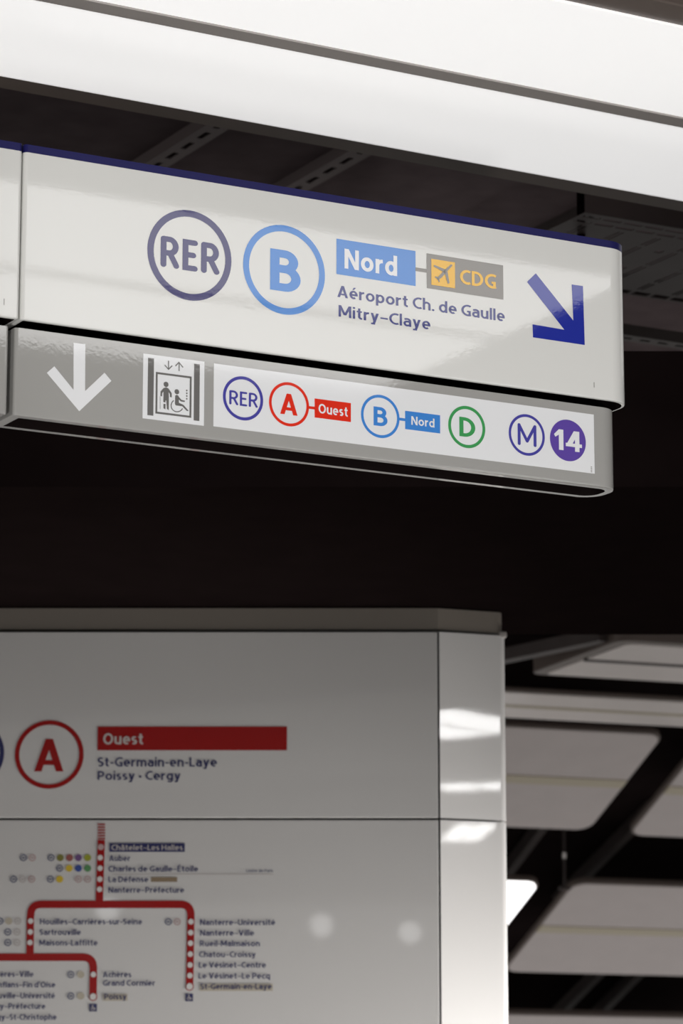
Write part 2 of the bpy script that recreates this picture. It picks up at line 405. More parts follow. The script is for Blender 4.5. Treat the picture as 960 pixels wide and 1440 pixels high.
def white_sign(u0, u1, rr, label):
    cu = (u0 + u1) / 2; t = sign_root('direction_sign', label, cu, ZW0)
    a, b = u0 - cu, u1 - cu
    body = shade(shell(a, b, WOFF, WOFF + .125, .007, rr, 0, ZW1 - ZW0, .006, .003, .03).build('sign_box', 'white_enamel', t))
    body.data.materials.append(M['recess_shade'])
    recess(body)
    mb = MB(); mb.prism(outline(a, b, WOFF, WOFF + .125, .007, rr), ZW1 - ZW0, ZB - ZW0)
    band = shade(mb.build('top_band', 'blue_band', t)); band['label'] = 'dark blue band along the top edge'
    return t, cu
def grey_sign(u0, u1, rr, label):
    cu = (u0 + u1) / 2; t = sign_root('lift_sign', label, cu, ZG0)
    a, b = u0 - cu, u1 - cu
    body = shade(shell(a, b, 0, .098, .006, rr, 0, ZG1 - ZG0, .016, .003, .06).build('sign_box', 'grey_enamel', t))
    body.data.materials.append(M['recess_shade'])
    recess(body)
    return t, cu
ws, wcu = white_sign(UL, UR, .050, 'long white hanging sign with blue line badges and a dark blue arrow')
gs, gcu = grey_sign(-.5875, .626, .042, 'long grey hanging sign with white down arrow and lift pictogram under the white one')
wl, wlcu = white_sign(UL - 1.235, UL - .003, .007, 'blank end of another white hanging sign at the left edge of the photo')
gl_, glcu = grey_sign(UL - 1.235, -.5985, .006, 'blank end of another grey hanging sign at the left edge of the photo')
for t_, cu, zz in ((wl, wlcu, ZW0),):                # the row is hung from rods beyond the left edge of the frame
    for uu in (-1.55, -1.05):
        mb = MB(); mb.tube((uu - cu, .05, ZB - zz), (uu - cu, .05, CEIL - zz), .011); mb.build('hanger_rod', 'black_paint', t_)

def wpt(x, y): u, z = sg(x, y, WOFF); return (u - wcu, z - ZW0)
def gpt(x, y): u, z = sg(x, y, 0); return (u - gcu, z - ZG0)
def circ(P, xl, xr, cy, s=1.0):
    a, b, c = P(xl, cy), P(xr, cy), P((xl + xr) / 2, cy); return c, (b[0] - a[0]) / 2
def zoomed(ox, oy, s, P): return lambda x, y: P(ox + x / s, oy + y / s)
INK1, INK2 = -.0006, -.0011
W1 = WOFF + INK1; W2 = WOFF + INK2
def badge(P, xl, xr, cy, thick, y, m, name, parent, disc=False):
    c, r = circ(P, xl, xr, cy); k = Ink(y)
    if disc: k.disc(c, r, 64)
    else: k.ring(c, r, 2 * r * thick)
    return k.build(name, m, parent)
def label_text(P, s, xl, yl, xr, ytop, y, m, parent, wgt, name='lettering'):
    a = P(xl, yl); b = P(xr, yl); top = P(xl, ytop); k = Ink(y)
    text(k, s, a[0], a[1], top[1] - a[1], b[0], wgt); return k.build(name, m, parent)
def plate(P, pts, y, m, name, parent):
    q = [P(*p) for p in pts]
    x0 = (q[0][0] + q[3][0]) / 2; x1 = (q[1][0] + q[2][0]) / 2; z1 = (q[0][1] + q[1][1]) / 2; z0 = (q[2][1] + q[3][1]) / 2
    k = Ink(y); k.poly([(x0, z0), (x1, z0), (x1, z1), (x0, z1)]); return k.build(name, m, parent)
def shape(P, pts, y, m, name, parent):
    k = Ink(y); k.poly([P(*p) for p in pts]); return k.build(name, m, parent)

# --- white sign artwork
z2 = zoomed(180, 270, 960 / 340, wpt)
rg = badge(z2, 77, 411, 251.5, .074, W1, 'ink_violet', 'emblem_ring', ws)
k = Ink(W1); a, b = z2(128, 296), z2(362, 296); round_letters(k, 'RER', a[0], a[1], b[0], z2(128, 172)[1] - a[1], .175); k.build('emblem_letters', 'ink_violet', rg)
rg = badge(z2, 457, 782, 309, .072, W1, 'ink_sky', 'line_badge', ws)
label_text(z2, 'B', 563, 387, 684, 223, W1, 'ink_sky', rg, .19, 'badge_letter')
zn = zoomed(460, 320, 960 / 260, wpt)
pl = plate(zn, [(46, 58), (456, 122), (459, 304), (48, 242)], W1, 'ink_sky', 'direction_plate', ws)
label_text(zn, 'Nord', 88, 212, 361, 110, W2, 'white_film', pl, .18)
plate(zn, [(456, 207), (516, 216), (516, 235), (456, 226)], W1, 'ink_taupe', 'connector_bar', ws)
ap = plate(zn, [(513, 134), (910, 196), (915, 376), (517, 314)], W1, 'ink_taupe', 'airport_plate', ws)
plate(zn, [(537, 162), (661, 182), (662, 316), (540, 298)], W2, 'ink_yellow', 'yellow_square', ap)
z8 = zoomed(595, 350, 8, wpt)
k = Ink(W2 - .0005); q = lambda *p: [z8(*v) for v in p]
k.poly(q((146, 338), (166, 352), (205, 322), (240, 282), (322, 190), (318, 178), (304, 178), (232, 240), (190, 285), (150, 326)))
k.poly(q((112, 186), (124, 184), (250, 236), (236, 272), (112, 202)))
k.poly(q((276, 396), (290, 384), (268, 258), (234, 268), (268, 392)))
k.poly(q((124, 322), (134, 308), (158, 320), (172, 340), (182, 368), (170, 380), (160, 356), (140, 334)))
k.build('airplane', 'ink_taupe', ap)
label_text(z8, 'CDG', 410, 392, 812, 228, W2, 'ink_yellow', ap, .168)
label_text(zn, 'Aéroport Ch. de Gaulle', 52, 360, 919, 300, W1, 'ink_blue', ws, .155, 'destination_text')
label_text(zn, 'Mitry–Claye', 58, 462, 534, 402, W1, 'ink_blue', ws, .155, 'destination_text')
za = zoomed(730, 375, 960 / 110, wpt)
shape(za, [(200, 82), (660, 662), (640, 218), (778, 240), (800, 962), (165, 868), (160, 708), (550, 775), (92, 188)], W1, 'ink_arrow', 'direction_arrow', ws)
k = Ink(W1); a = wpt(834.5, 545); k.poly([a, (a[0] + .0012, a[1]), (a[0] + .0012, a[1] + .010), (a[0], a[1] + .010)]); k.build('print_mark', 'ink_taupe', ws)
def wlpt(x, y): u, z = sg(x, y, WOFF); return (u - wlcu, z - ZW0)
k = Ink(W1); a = wlpt(5, 429); k.poly([a, (a[0] + .0012, a[1]), (a[0] + .0012, a[1] + .011), (a[0], a[1] + .011)]); k.build('print_mark', 'ink_taupe', wl)

# --- grey sign artwork
zg = zoomed(55, 475, 960 / 110, gpt)
o = shape(zg, [(420, 62), (565, 78), (562, 655), (800, 430), (885, 530), (490, 902), (92, 432), (185, 350), (420, 640)], INK1, 'white_film', 'direction_arrow', gs)
o['label'] = 'white arrow pointing down'
zl = zoomed(195, 490, 960 / 110, gpt)
lp = plate(zl, [(50, 62), (800, 162), (802, 948), (48, 862)], INK1, 'white_film', 'lift_pictogram', gs)
for pts in ([(107, 115), (182, 125), (178, 828), (107, 820)], [(674, 188), (745, 198), (742, 893), (673, 885)]): plate(zl, pts, INK2, 'ink_grey', 'lift_pillar', lp)
c4 = [zl(207, 290), zl(646, 346), zl(646, 855), zl(207, 800)]
x0, x1, z1_, z0_ = c4[0][0], c4[1][0], (c4[0][1] + c4[1][1]) / 2, (c4[2][1] + c4[3][1]) / 2; t_ = .0035
k = Ink(INK2); k.ribbon([(x0 + t_ / 2, z0_ + t_ / 2), (x1 - t_ / 2, z0_ + t_ / 2), (x1 - t_ / 2, z1_ - t_ / 2), (x0 + t_ / 2, z1_ - t_ / 2)], t_, True); k.build('lift_cabin', 'ink_grey', lp)
lw = .0019
for sh, hd in (([(362, 152), (362, 255)], [(315, 205), (362, 258), (408, 213)]), ([(492, 280), (492, 176)], [(447, 218), (490, 172), (540, 235)])):
    k = Ink(INK2); k.ribbon([zl(*p) for p in sh], lw); k.ribbon([zl(*p) for p in hd], lw); k.build('lift_arrow', 'ink_grey', lp)
k = Ink(INK2); k.disc(zl(332, 443), .0047, 20)
for pts in ([(300, 488), (332, 478), (362, 494), (366, 600), (366, 665), (364, 762), (342, 742), (334, 640), (326, 640), (324, 665), (298, 660), (300, 560)],
            [(300, 488), (302, 530), (284, 548), (284, 590), (262, 585), (264, 530)], [(362, 494), (402, 552), (402, 602), (380, 598), (378, 560), (362, 535)]):
    k.poly([zl(*p) for p in pts])
k.ribbon([zl(259, 590), zl(259, 745)], .0008); k.poly([zl(300, 680), zl(326, 684), zl(324, 750), zl(300, 735)])
k.build('standing_figure', 'ink_grey', lp)
k = Ink(INK2); k.disc(zl(464, 533), .0045, 20)
for pts in ([(444, 580), (466, 570), (486, 586), (490, 668), (545, 694), (610, 768), (588, 770), (530, 712), (450, 700), (440, 680)],
            [(478, 582), (520, 632), (562, 642), (560, 660), (512, 652), (480, 620)]):
    k.poly([zl(*p) for p in pts])
k.ribbon([zl(468 + 74 * math.cos(R(a_)), 703 - 76 * math.sin(R(a_))) for a_ in range(125, 340, 8)], .0018)
k.build('wheelchair_figure', 'ink_grey', lp)
for yy_ in (518, 552, 585, 620):
    k = Ink(INK2); k.disc(zl(586, yy_), .0015, 12); k.build('lift_button', 'ink_grey', lp)

lpz = plate(gpt, [(300, 511), (834, 583), (836, 667), (300, 599)], INK1, 'white_film', 'line_plate', gs)
z5 = zoomed(280, 500, 960 / 340, gpt); z6 = zoomed(580, 540, 3, gpt)
badge(z5, 93, 253, 170.5, .07, INK2, 'ink_indigo', 'emblem_ring', lpz)
k = Ink(INK2); a, b = z5(118, 194), z5(231, 194); round_letters(k, 'RER', a[0], a[1], b[0], z5(118, 137)[1] - a[1], .14); k.build('emblem_letters', 'ink_indigo', lpz)
badge(z5, 276, 435, 194, .066, INK2, 'ink_red', 'line_badge', lpz)
label_text(z5, 'A', 320, 231, 389, 148, INK2, 'ink_red', lpz, .165, 'badge_letter')
plate(z5, [(434, 201), (459, 204), (459, 215), (434, 212)], INK2, 'ink_red', 'connector_bar', lpz)
plate(z5, [(457, 170), (601, 190), (601, 264), (457, 247)], INK2, 'ink_red', 'direction_plate', lpz)
label_text(z5, 'Ouest', 472, 229, 588, 191, INK2 - .0005, 'white_film', lpz, .162)
badge(z5, 641, 794, 242, .066, INK2, 'ink_sky', 'line_badge', lpz)
label_text(z5, 'B', 691, 277, 746, 202, INK2, 'ink_sky', lpz, .175, 'badge_letter')
plate(z5, [(793, 247), (817, 250), (817, 261), (793, 258)], INK2, 'ink_sky', 'connector_bar', lpz)
plate(z5, [(816, 219), (955, 238), (955, 310), (816, 292)], INK2, 'ink_sky', 'direction_plate', lpz)
label_text(z5, 'Nord', 840, 275, 932, 241, INK2 - .0005, 'white_film', lpz, .162)
badge(z6, 149, 305, 182, .075, INK2, 'ink_green', 'line_badge', lpz)
label_text(z6, 'D', 196, 220, 263, 138, INK2, 'ink_green', lpz, .175, 'badge_letter')
badge(z6, 404, 556, 215.5, .066, INK2, 'ink_indigo', 'emblem_ring', lpz)
k = Ink(INK2); a, b = z6(442, 257), z6(521, 257); round_letters(k, 'M', a[0], a[1], b[0], z6(442, 165)[1] - a[1], .13); k.build('emblem_letters', 'ink_indigo', lpz)
badge(z6, 578, 729, 238.5, 0, INK2, 'ink_purple', 'line_badge', lpz, disc=True)
label_text(z6, '14', 595, 275, 712, 189, INK2 - .0005, 'white_film', lpz, .185, 'badge_number')
k = Ink(INK2); a = z6(750, 372)
for i in range(4): k.poly([(a[0], a[1] + i * .003), (a[0] + .003, a[1] + i * .003), (a[0] + .003, a[1] + i * .003 + .0014), (a[0], a[1] + i * .003 + .0014)])
k.build('print_mark', 'ink_taupe', lpz)

# ------------------------------------------------------------------ luminous ceiling panels
def rounded(x0, x1, y0, y1, r, n=5):
    P = []
    for cx, cy, a in ((x1 - r, y0 + r, 270), (x1 - r, y1 - r, 0), (x0 + r, y1 - r, 90), (x0 + r, y0 + r, 180)):
        P += [(cx + r * math.cos(R(a + 90 * i / n)), cy + r * math.sin(R(a + 90 * i / n))) for i in range(n + 1)]
    return P
def ceiling_light(label, loc, rz, length, dw, strip, flange, gm, fr='lamp_frame', st='lamp_strip', hang=True, name='ceiling_light', group=None, rot=None, rad=.05, thick=.07):
    """two long diffusers with a strip between them in a shallow frame; x runs along, y across, underside at z=0"""
    t = thing(name, label, 'light', loc, rz, group)
    if rot is not None: t.rotation_mode = 'QUATERNION'; t.rotation_quaternion = rot
    wd = dw + strip / 2; L = length / 2; mb = MB()
    fl = flange
    mb.prism(rounded(-L - fl, L + fl, -wd - fl, wd + fl, rad + fl * .5), .006, thick); f = mb.build('frame', fr, t); bevel(f, .004)
    for s in (-1, 1):
        a, b = sorted((s * strip / 2, s * wd)); mb = MB()
        rr = rounded(-L, L, a, b, .004)
        if rad > .01:                                 # outer corners are rounded, the ones at the strip are not
            oy = wd * s; n = 6
            if s > 0: rr = [(-L, a), (L, a)] + [(L - rad + rad * math.cos(R(90 * i / n)), oy - rad + rad * math.sin(R(90 * i / n))) for i in range(n + 1)] + [(-L + rad + rad * math.cos(R(90 + 90 * i / n)), oy - rad + rad * math.sin(R(90 + 90 * i / n))) for i in range(n + 1)]
            else: rr = [(L, b), (-L, b)] + [(-L + rad + rad * math.cos(R(180 + 90 * i / n)), oy + rad + rad * math.sin(R(180 + 90 * i / n))) for i in range(n + 1)] + [(L - rad + rad * math.cos(R(270 + 90 * i / n)), oy + rad + rad * math.sin(R(270 + 90 * i / n))) for i in range(n + 1)]
        mb.prism(rr, 0, .02); mb.build('diffuser', gm, t)
    mb = MB(); mb.box(-L, L, -strip / 2 + .001, strip / 2 - .001, -.004, .02); mb.build('centre_strip', st, t)
    if hang:
        for sx in (-.7, .7):
            for sy in (-.5, .5):
                mb = MB(); mb.tube((sx * L, sy * wd, thick), (sx * L, sy * wd, CEIL - loc[2]), .008, 8); mb.build('hanger_rod', 'black_paint', t)
    return t
LA = R(29.9)
ld = Vector((math.cos(LA), math.sin(LA), 0)); ln = Vector((-math.sin(LA), math.cos(LA), 0))
c0 = Vector((0, 6.334, 3.9)) + ld * .4
ceiling_light('broad lit white ceiling panel running across the top above the signs', c0, LA, 6.0, .449, .052, .088, 'glow_seen')
cf = S0 + U * (1.9 - 1.05) + N * -2.535; cf.z = 3.9
ceiling_light('lit ceiling panel in front of the signs, mirrored in the white sign', cf, YAW, 2.1, .62, .05, .06, 'glow_front')
ceiling_light('lit ceiling panel on the right, mirrored in the end of the information wall', (5.32, 2.80, 3.9), R(-11), 1.05, .33, .012, .06, 'glow_mirror')
ceiling_light('small lit ceiling panel far right, mirrored low in the end of the information wall', (7.28, .98, 3.9), R(-35), .30, .22, .012, .06, 'glow_mirror')
ceiling_light('narrow lit ceiling panel farthest right, mirrored just under the joint of the wall end', (8.9, -.9, 3.9), R(-55), 1.0, .12, .012, .06, 'glow_mirror')

# unlit and lit panels of the falling ceiling, beyond the information wall
import mathutils
ROT = mathutils.Matrix((FT, FD, FN)).transposed().to_quaternion()
def slope_panel(t0, t1, s0, s1, label, gm, group=None, st='strip_off'):
    c = slope((t0 + t1) / 2, (s0 + s1) / 2); dw = (s1 - s0) * KF / 2
    return ceiling_light(label, c, 0, (t1 - t0) * KF, dw - .035, .07, .012, gm, st=st, hang=False, name='ceiling_light', group=group, rot=ROT, rad=.07, thick=.035)
slope_panel(-1.2, .004, -.590, .026, 'unlit grey ceiling panel beside the upper end of the information wall', 'diffuser_off')
slope_panel(.163, 1.3, -.560, .048, 'unlit grey ceiling panel at the right edge, right of the dark beam', 'diffuser_off')
slope_panel(-1.2, -.020, .398, 1.055, 'lit white ceiling panel whose corner shows beside the information wall', 'glow_rear')
slope_panel(.107, 1.3, .395, 1.057, 'large unlit grey ceiling panel low on the right below the hanging hook', 'diffuser_off')
slope_panel(-.3, 1.3, 1.405, 2.0, 'unlit grey ceiling panel cut off by the bottom edge of the photo', 'diffuser_off')
# level panels nearer the hall
def hz(x, y, z):
    r = ray(x, y); return CAMP + r * ((z - CAM_Z) / r.z)
ZL = 3.62
pb0, pb1 = hz(716, 975, ZL), hz(716, 1009, ZL)
wdt = (pb1 - pb0).dot(Vector((FT.y * -1, FT.x, 0)))
RL = math.atan2(FT.y, FT.x)
perp = Vector((-FT.y, FT.x, 0))
cB = (pb0 + pb1) / 2 + FT * .2
ceiling_light('narrow unlit ceiling panel just below the uppermost one, beside the wall top', cB, RL, 2.6, abs(wdt) / 2 - .02, .05, .015, 'diffuser_off_lifted', st='strip_off', hang=False, rad=.05, thick=.025)
pa_far, pa_near = hz(757, 948, ZL), hz(893, 907, ZL)
wA = abs((pa_far - pa_near).dot(perp))
cA = (pa_far + pa_near) / 2 + FT * 1.3
ceiling_light('unlit ceiling panel with a metal edge, uppermost on the right', cA, RL, 2.6, wA / 2 - .02, .04, .05, 'diffuser_off_lifted', st='rail_steel', hang=False, rad=.03)

# ------------------------------------------------------------------ the information wall
x616, xr_ = pn(616.5, 1000)[0], None
ZT = pn(300, 888.6)[1]; ZS = pn(300, 1151.5)[1]; ZC = pn(300, 855)[1]
XL = -2.4
iw = thing('information_wall', 'glossy white information wall with a red line map and rounded right end', 'wall', (0, PANEL_Y, 0))
def lp_(x, y): return pn(x, y)
SA = R(20); SL = .196                                 # the end panel turns away by 20 degrees
def end_outline(x0, y0, d, depth):                    # plan of the end panel from the joint to the back
    P = []; dx, dy = math.cos(SA), math.sin(SA); r = .022
    ex, ey = x0 + dx * SL, y0 + dy * SL
    nx, ny = -dy, dx
    P.append((x0, y0))
    cx, cy = ex - dx * r + nx * r, ey - dy * r + ny * r
    for i in range(9):
        a = SA - R(90) + R(100) * i / 8; P.append((cx + r * math.cos(a), cy + r * math.sin(a)))
    P.append((P[-1][0] - .03, y0 + depth)); P.append((x0, y0 + depth)); return P
G = .0028
mb = MB(); mb.box(XL, x616 - G, 0, .03, ZS + G, ZT); up_ = bevel(mb.build('upper_panel', 'wall_white', iw), .002)
mb = MB(); mb.box(XL, x616 - G, 0, .03, .02, ZS - G); lo_ = bevel(mb.build('lower_panel', 'wall_white', iw), .002)
for z0, z1, nm in ((ZS + G, ZT, 'upper_end_panel'), (.02, ZS - G, 'lower_end_panel')):
    mb = MB(); mb.prism(end_outline(x616 + G, 0, 0, .30), z0, z1); shade(mb.build(nm, 'wall_white', iw), 35)
mb = MB(); mb.box(XL, x616 + .012, .012, .30, .02, ZT + .002); mb.build('core', 'wall_joint', iw)
mb = MB(); mb.prism([(XL, .004), (x616, .004)] + [(x - .004, y + .004) for x, y in end_outline(x616, 0, 0, .30)[1:-1]] + [(XL, .30)], ZT + .008, ZC); mb.build('cornice', 'wall_cornice', iw)
mb = MB(); e_ = end_outline(x616, 0, 0, .3)[5]; mb.box(e_[0] - .012, e_[0] + .010, e_[1] - .012, e_[1] + .012, ZT - .004, ZT + .012); bevel(mb.build('corner_cap', 'lamp_strip', iw), .004)

I1, I2, I3 = -.0008, -.0016, -.0024
def Z(ox, oy, s): return lambda x, y: pn(ox + x / s, oy + y / s)
q48 = Z(0, 1000, 4.8)
badge(q48, 100, 565, 293, .066, I1, 'map_red', 'line_badge', up_)
label_text(q48, 'A', 230, 408, 428, 188, I1, 'map_red', up_, .165, 'badge_letter')
badge(pn, -91, 6, 1059, .066, I1, 'map_navy', 'emblem_ring', up_)
k = Ink(I1); a, b = pn(-76, 1076), pn(-10, 1076); round_letters(k, 'RER', a[0], a[1], b[0], pn(-76, 1042)[1] - a[1], .2); k.build('emblem_letters', 'map_navy', up_)
plate(pn, [(137, 1021.7), (403.5, 1021.7), (403.5, 1055.2), (137, 1055.2)], I1, 'map_red', 'direction_bar', up_)
z32 = Z(120, 1010, 3.2)
label_text(z32, 'Ouest', 80, 118, 260, 68, I2, 'map_text_white', up_, .165)
label_text(z32, 'St-Germain-en-Laye', 55, 218, 592, 176, I1, 'map_navy', up_, .158, 'destination_text')
label_text(z32, 'Poissy • Cergy', 55, 278, 428, 238, I1, 'map_navy', up_, .158, 'destination_text')
# line map
zm = Z(0, 980, 960 / 460)
def zmp(*pts): return [zm(*p) for p in pts]
RWD = .0197
k = Ink(I1)
k.ribbon(zmp((297, 420), (291, 609)), RWD)
for i in range(6): k.ribbon(zmp((298, 372 + i * 8.3), (297.9, 376.5 + i * 8.3)), RWD)
def bend(p, c, q, n=8):                                # quarter bend from p through corner c to q
    return [((1 - t) ** 2 * p[0] + 2 * t * (1 - t) * c[0] + t * t * q[0], (1 - t) ** 2 * p[1] + 2 * t * (1 - t) * c[1] + t * t * q[1]) for t in [i / n for i in range(n + 1)]]
k.ribbon(zmp(*([(88, 764)] + [(89, 650)] + bend((90, 640), (91, 609), (122, 609)) + [(300, 609)] + bend((528, 609), (560, 609), (560, 640)) + [(556, 850)])), RWD)
k.ribbon(zmp(*([(-30, 764), (88, 764)] + bend((242, 764), (274, 764), (274, 795)) + [(273, 880)])), RWD)
for e_ in ((556, 850), (273, 880)): k.disc(zm(*e_), RWD * .56, 24)
k.build('route_line', 'map_red', lo_)
dots = [(296, 441, 9, 'map_pink'), (294, 472, 8, 0), (293.5, 503, 8, 0), (293, 535, 8, 0), (292, 565, 8, 0), (90, 658, 8, 0), (89, 690, 8, 0), (88, 721, 8, 0)] + \
       [(560 - i * .6, yv, 8, 0) for i, yv in enumerate((660, 692, 723, 755, 787, 818))] + [(556, 850, 9.5, 0), (274, 815, 8, 0), (273, 880, 9.5, 0)]
for x, y, r, mm in dots:
    k = Ink(I2); k.disc(zm(x, y), r / 2.087 * .00188, 20); k.build('station_dot', mm or 'map_white', lo_)
plate(zm, [(321, 429), (542, 429), (542, 455), (321, 455)], I1, 'map_navy', 'current_station_plate', lo_)
plate(zm, [(443, 529), (520, 529), (520, 543), (443, 543)], I1, 'map_brown', 'interchange_plate', lo_)
plate(zm, [(586, 842), (800, 842), (800, 863), (586, 863)], I1, 'map_sand', 'terminus_plate', lo_)
plate(zm, [(302, 872), (374, 872), (374, 892), (302, 892)], I1, 'map_sand', 'terminus_plate', lo_)
plate(zm, [(330, 519.2), (802, 519.8), (802, 522), (330, 521.5)], I1, 'map_pale', 'zone_line', lo_)['label'] = 'thin pale grey zone boundary line'
label_text(zm, 'Limite de Paris', 722, 514, 802, 506, I1, 'map_slate', lo_, .15, 'zone_text')
label_text(zm, 'Châtelet–Les Halles', 327, 450, 536, 434, I2, 'map_pale', lo_, .15, 'station_name')
names = [('Auber', 320, 482, 382), ('Charles de Gaulle–Étoile', 318, 513, 581), ('La Défense', 318, 544, 435), ('Nanterre–Préfecture', 318, 575, 540),
         ('Houilles–Carrières-sur-Seine', 117, 668, 417), ('Sartrouville', 116, 699, 237), ('Maisons-Laffitte', 115, 730, 286),
         ('Nanterre–Université', 587, 670, 807), ('Nanterre–Ville', 587, 701, 745), ('Rueil-Malmaison', 586, 732, 762), ('Chatou–Croissy', 584, 764, 750),
         ('Le Vésinet–Centre', 583, 795, 780), ('Le Vésinet–Le Pecq', 582, 827, 792), ('St-Germain-en-Laye', 588, 858, 797),
         ('Achères', 302, 823, 385), ('Grand Cormier', 302, 848, 455), ('Poissy', 306, 888, 371)]
for s, x, y, x1 in names: label_text(zm, s, x, y, x1, y - 17, I2, 'map_navy', lo_, .16, 'station_name')
for s, xr, y in (('Achères–Ville', 98, 822), ('Conflans–Fin d\'Oise', 162, 853), ('Neuville–Université', 161, 885), ('Cergy–Préfecture', 133, 916), ('Cergy–St-Christophe', 166, 948)):
    a, tp = zm(xr, y), zm(xr, y - 17); k = Ink(I2); text(k, s, 0, a[1], tp[1] - a[1], w=.16, right=a[0]); k.build('station_name', 'map_navy', lo_)
bd = [(69, 472, 'map_slate', 1), (95, 472, 'map_pink', 1), (150, 472, 'map_slate', 1), (177, 472, 'map_olive', 0), (204, 472, 'map_rust', 0), (230, 472, 'map_plum', 0), (257, 472, 'map_lime', 0),
      (175, 503, 'map_slate', 1), (203, 503, 'map_yellow', 0), (230, 503, 'map_blue', 0), (257, 503, 'map_green', 0),
      (40, 535, 'map_slate', 1), (66, 535, 'map_pale', 1), (93, 535, 'map_pink', 1), (148, 535, 'map_slate', 1), (175, 535, 'map_yellow', 0), (230, 535, 'map_pink', 1), (257, 535, 'map_pink', 1),
      (0, 658, 'map_slate', 1), (26, 658, 'map_sand', 0), (52, 658, 'map_pale', 1), (23, 690, 'map_slate', 1), (50, 690, 'map_pale', 1), (23, 721, 'map_slate', 1), (50, 721, 'map_pale', 1),
      (494, 660, 'map_slate', 1), (520, 660, 'map_pink', 1), (208, 815, 'map_slate', 1), (237, 815, 'map_sand', 0), (208, 878, 'map_slate', 1), (237, 878, 'map_sand', 0)]
for x, y, mm, ringed in bd:
    k = Ink(I1); c = zm(x, y); rr = .0094
    if ringed: k.ring(c, rr, .0030, 24); k.ribbon([(c[0] - .004, c[1]), (c[0] + .004, c[1])], .004)
    else: k.disc(c, rr, 20)
    k.build('connection_badge', mm, lo_)
for x, y in ((273, 912), (555, 882)):
    c = zm(x, y); k = Ink(I1); s_ = .0100; k.poly([(c[0] - s_, c[1] - s_), (c[0] + s_, c[1] - s_), (c[0] + s_, c[1] + s_), (c[0] - s_, c[1] + s_)]); sq = k.build('access_symbol', 'map_navy', lo_)
    k = Ink(I2); k.disc((c[0] - .001, c[1] + .0055), .0018, 10); k.ribbon([(c[0] - .001, c[1] + .003), (c[0] - .001, c[1] - .001), (c[0] + .004, c[1] - .001), (c[0] + .006, c[1] - .006)], .0018); k.ring((c[0] - .001, c[1] - .003), .0045, .0014, 16); k.build('access_figure', 'map_pale', lo_)

# ------------------------------------------------------------------ rails, tray and rods under the dark ceiling
def slotted_rail(label, loc, rz, length, width, period, slot, m='rail_steel', group=None, drop=None, lip=.03):
    """an upside-down channel with a row of long slots in its web; x runs along, y across, web underside at z=0"""
    t = thing('slotted_rail', label, 'rail', loc, rz, group)
    mb = MB(); th = .003; sw = width * .26; n = int(length / period); x = -length / 2
    for i in range(n):
        a, b = x + i * period, x + (i + 1) * period; g = (period - slot) / 2
        mb.box(a, b, -width / 2, -sw / 2, 0, th); mb.box(a, b, sw / 2, width / 2, 0, th)
        mb.box(a, a + g, -sw / 2, sw / 2, 0, th); mb.box(b - g, b, -sw / 2, sw / 2, 0, th)
    mb.build('slotted_web', m, t)
    for s in (-1, 1):
        mb = MB(); mb.box(-length / 2, length / 2, s * width / 2 - (.003 if s > 0 else 0), s * width / 2 + (0 if s > 0 else .003), th, th + lip); mb.build('flange', m, t)
    return t
ZR = CEIL - .033
for px, py, lab in ((275, 198, 'dim slotted rail above the letters of the first badge on the white sign'), (475, 233, 'dim slotted rail above the middle of the white sign'), (838, 302, 'slotted rail above the right end of the white sign')):
    p = hz(px, py, ZR); slotted_rail(lab, p, YAW + R(90), 2.4, .07, .10, .06, m='rail_steel' if px > 800 else 'rail_glare')
p = hz(918, 481, 4.0)
slotted_rail('thin slotted rail right of the white sign, below the cable tray', p, YAW, 2.6, .058, .062, .034)
# perforated cable tray
p1 = hz(900, 312, 4.06); p2 = hz(917, 420, 4.06)
tw = abs((p2 - p1).dot(N)); pc = p1 + N * (tw / 2) * (1 if (p2 - p1).dot(N) > 0 else -1)
ct = thing('cable_tray', 'dark perforated cable tray hanging from the ceiling right of the white sign', 'cable tray', (pc.x, pc.y, 4.06), YAW)
CW = .0065; LT = 2.4; mb = MB(); x0 = (hz(782, 318, 4.06) - pc).dot(U); hw = tw / 2
for i in range(int(LT / CW)):
    x = x0 + i * CW; ph = i % 10; pd = i % 18
    cuts = []
    if ph not in (0, 1, 5): pass
    if 1 < ph: cuts += [(-hw + .022, -hw + .036), (-hw + .062, -hw + .078), (hw - .040, hw - .012)]
    if pd in (8, 10): cuts += [(-hw + .10, -hw * .42), (-hw * .36, hw * .08), (hw * .14, hw * .52), (hw * .58, hw - .06)]
    if pd in (1, 2, 3) and (i // 18) % 2: cuts += [(-.11, -.085), (.07, .095)]
    y = -hw
    for a, b in sorted(cuts): mb.box(x, x + CW, y, a, 0, .002); y = b
    mb.box(x, x + CW, y, hw, 0, .002)
mb.build('tray_plate', 'brown_steel', ct)
for s in (-1, 1):
    mb = MB(); mb.box(x0, x0 + LT, s * hw - .002, s * hw + .002, .002, .06); mb.build('side_rail', 'brown_steel', ct)
rp = hz(817, 330, 4.06); lx = (Vector((rp.x, rp.y, 0)) - Vector((pc.x, pc.y, 0)))
for sx, sy in ((lx.dot(U), lx.dot(N)), (.9, -hw + .05), (.9, hw - .05)):
    mb = MB(); mb.tube((sx, sy, -.06), (sx, sy, CEIL - 4.06), .011); mb.build('support_rod', 'black_paint', ct)
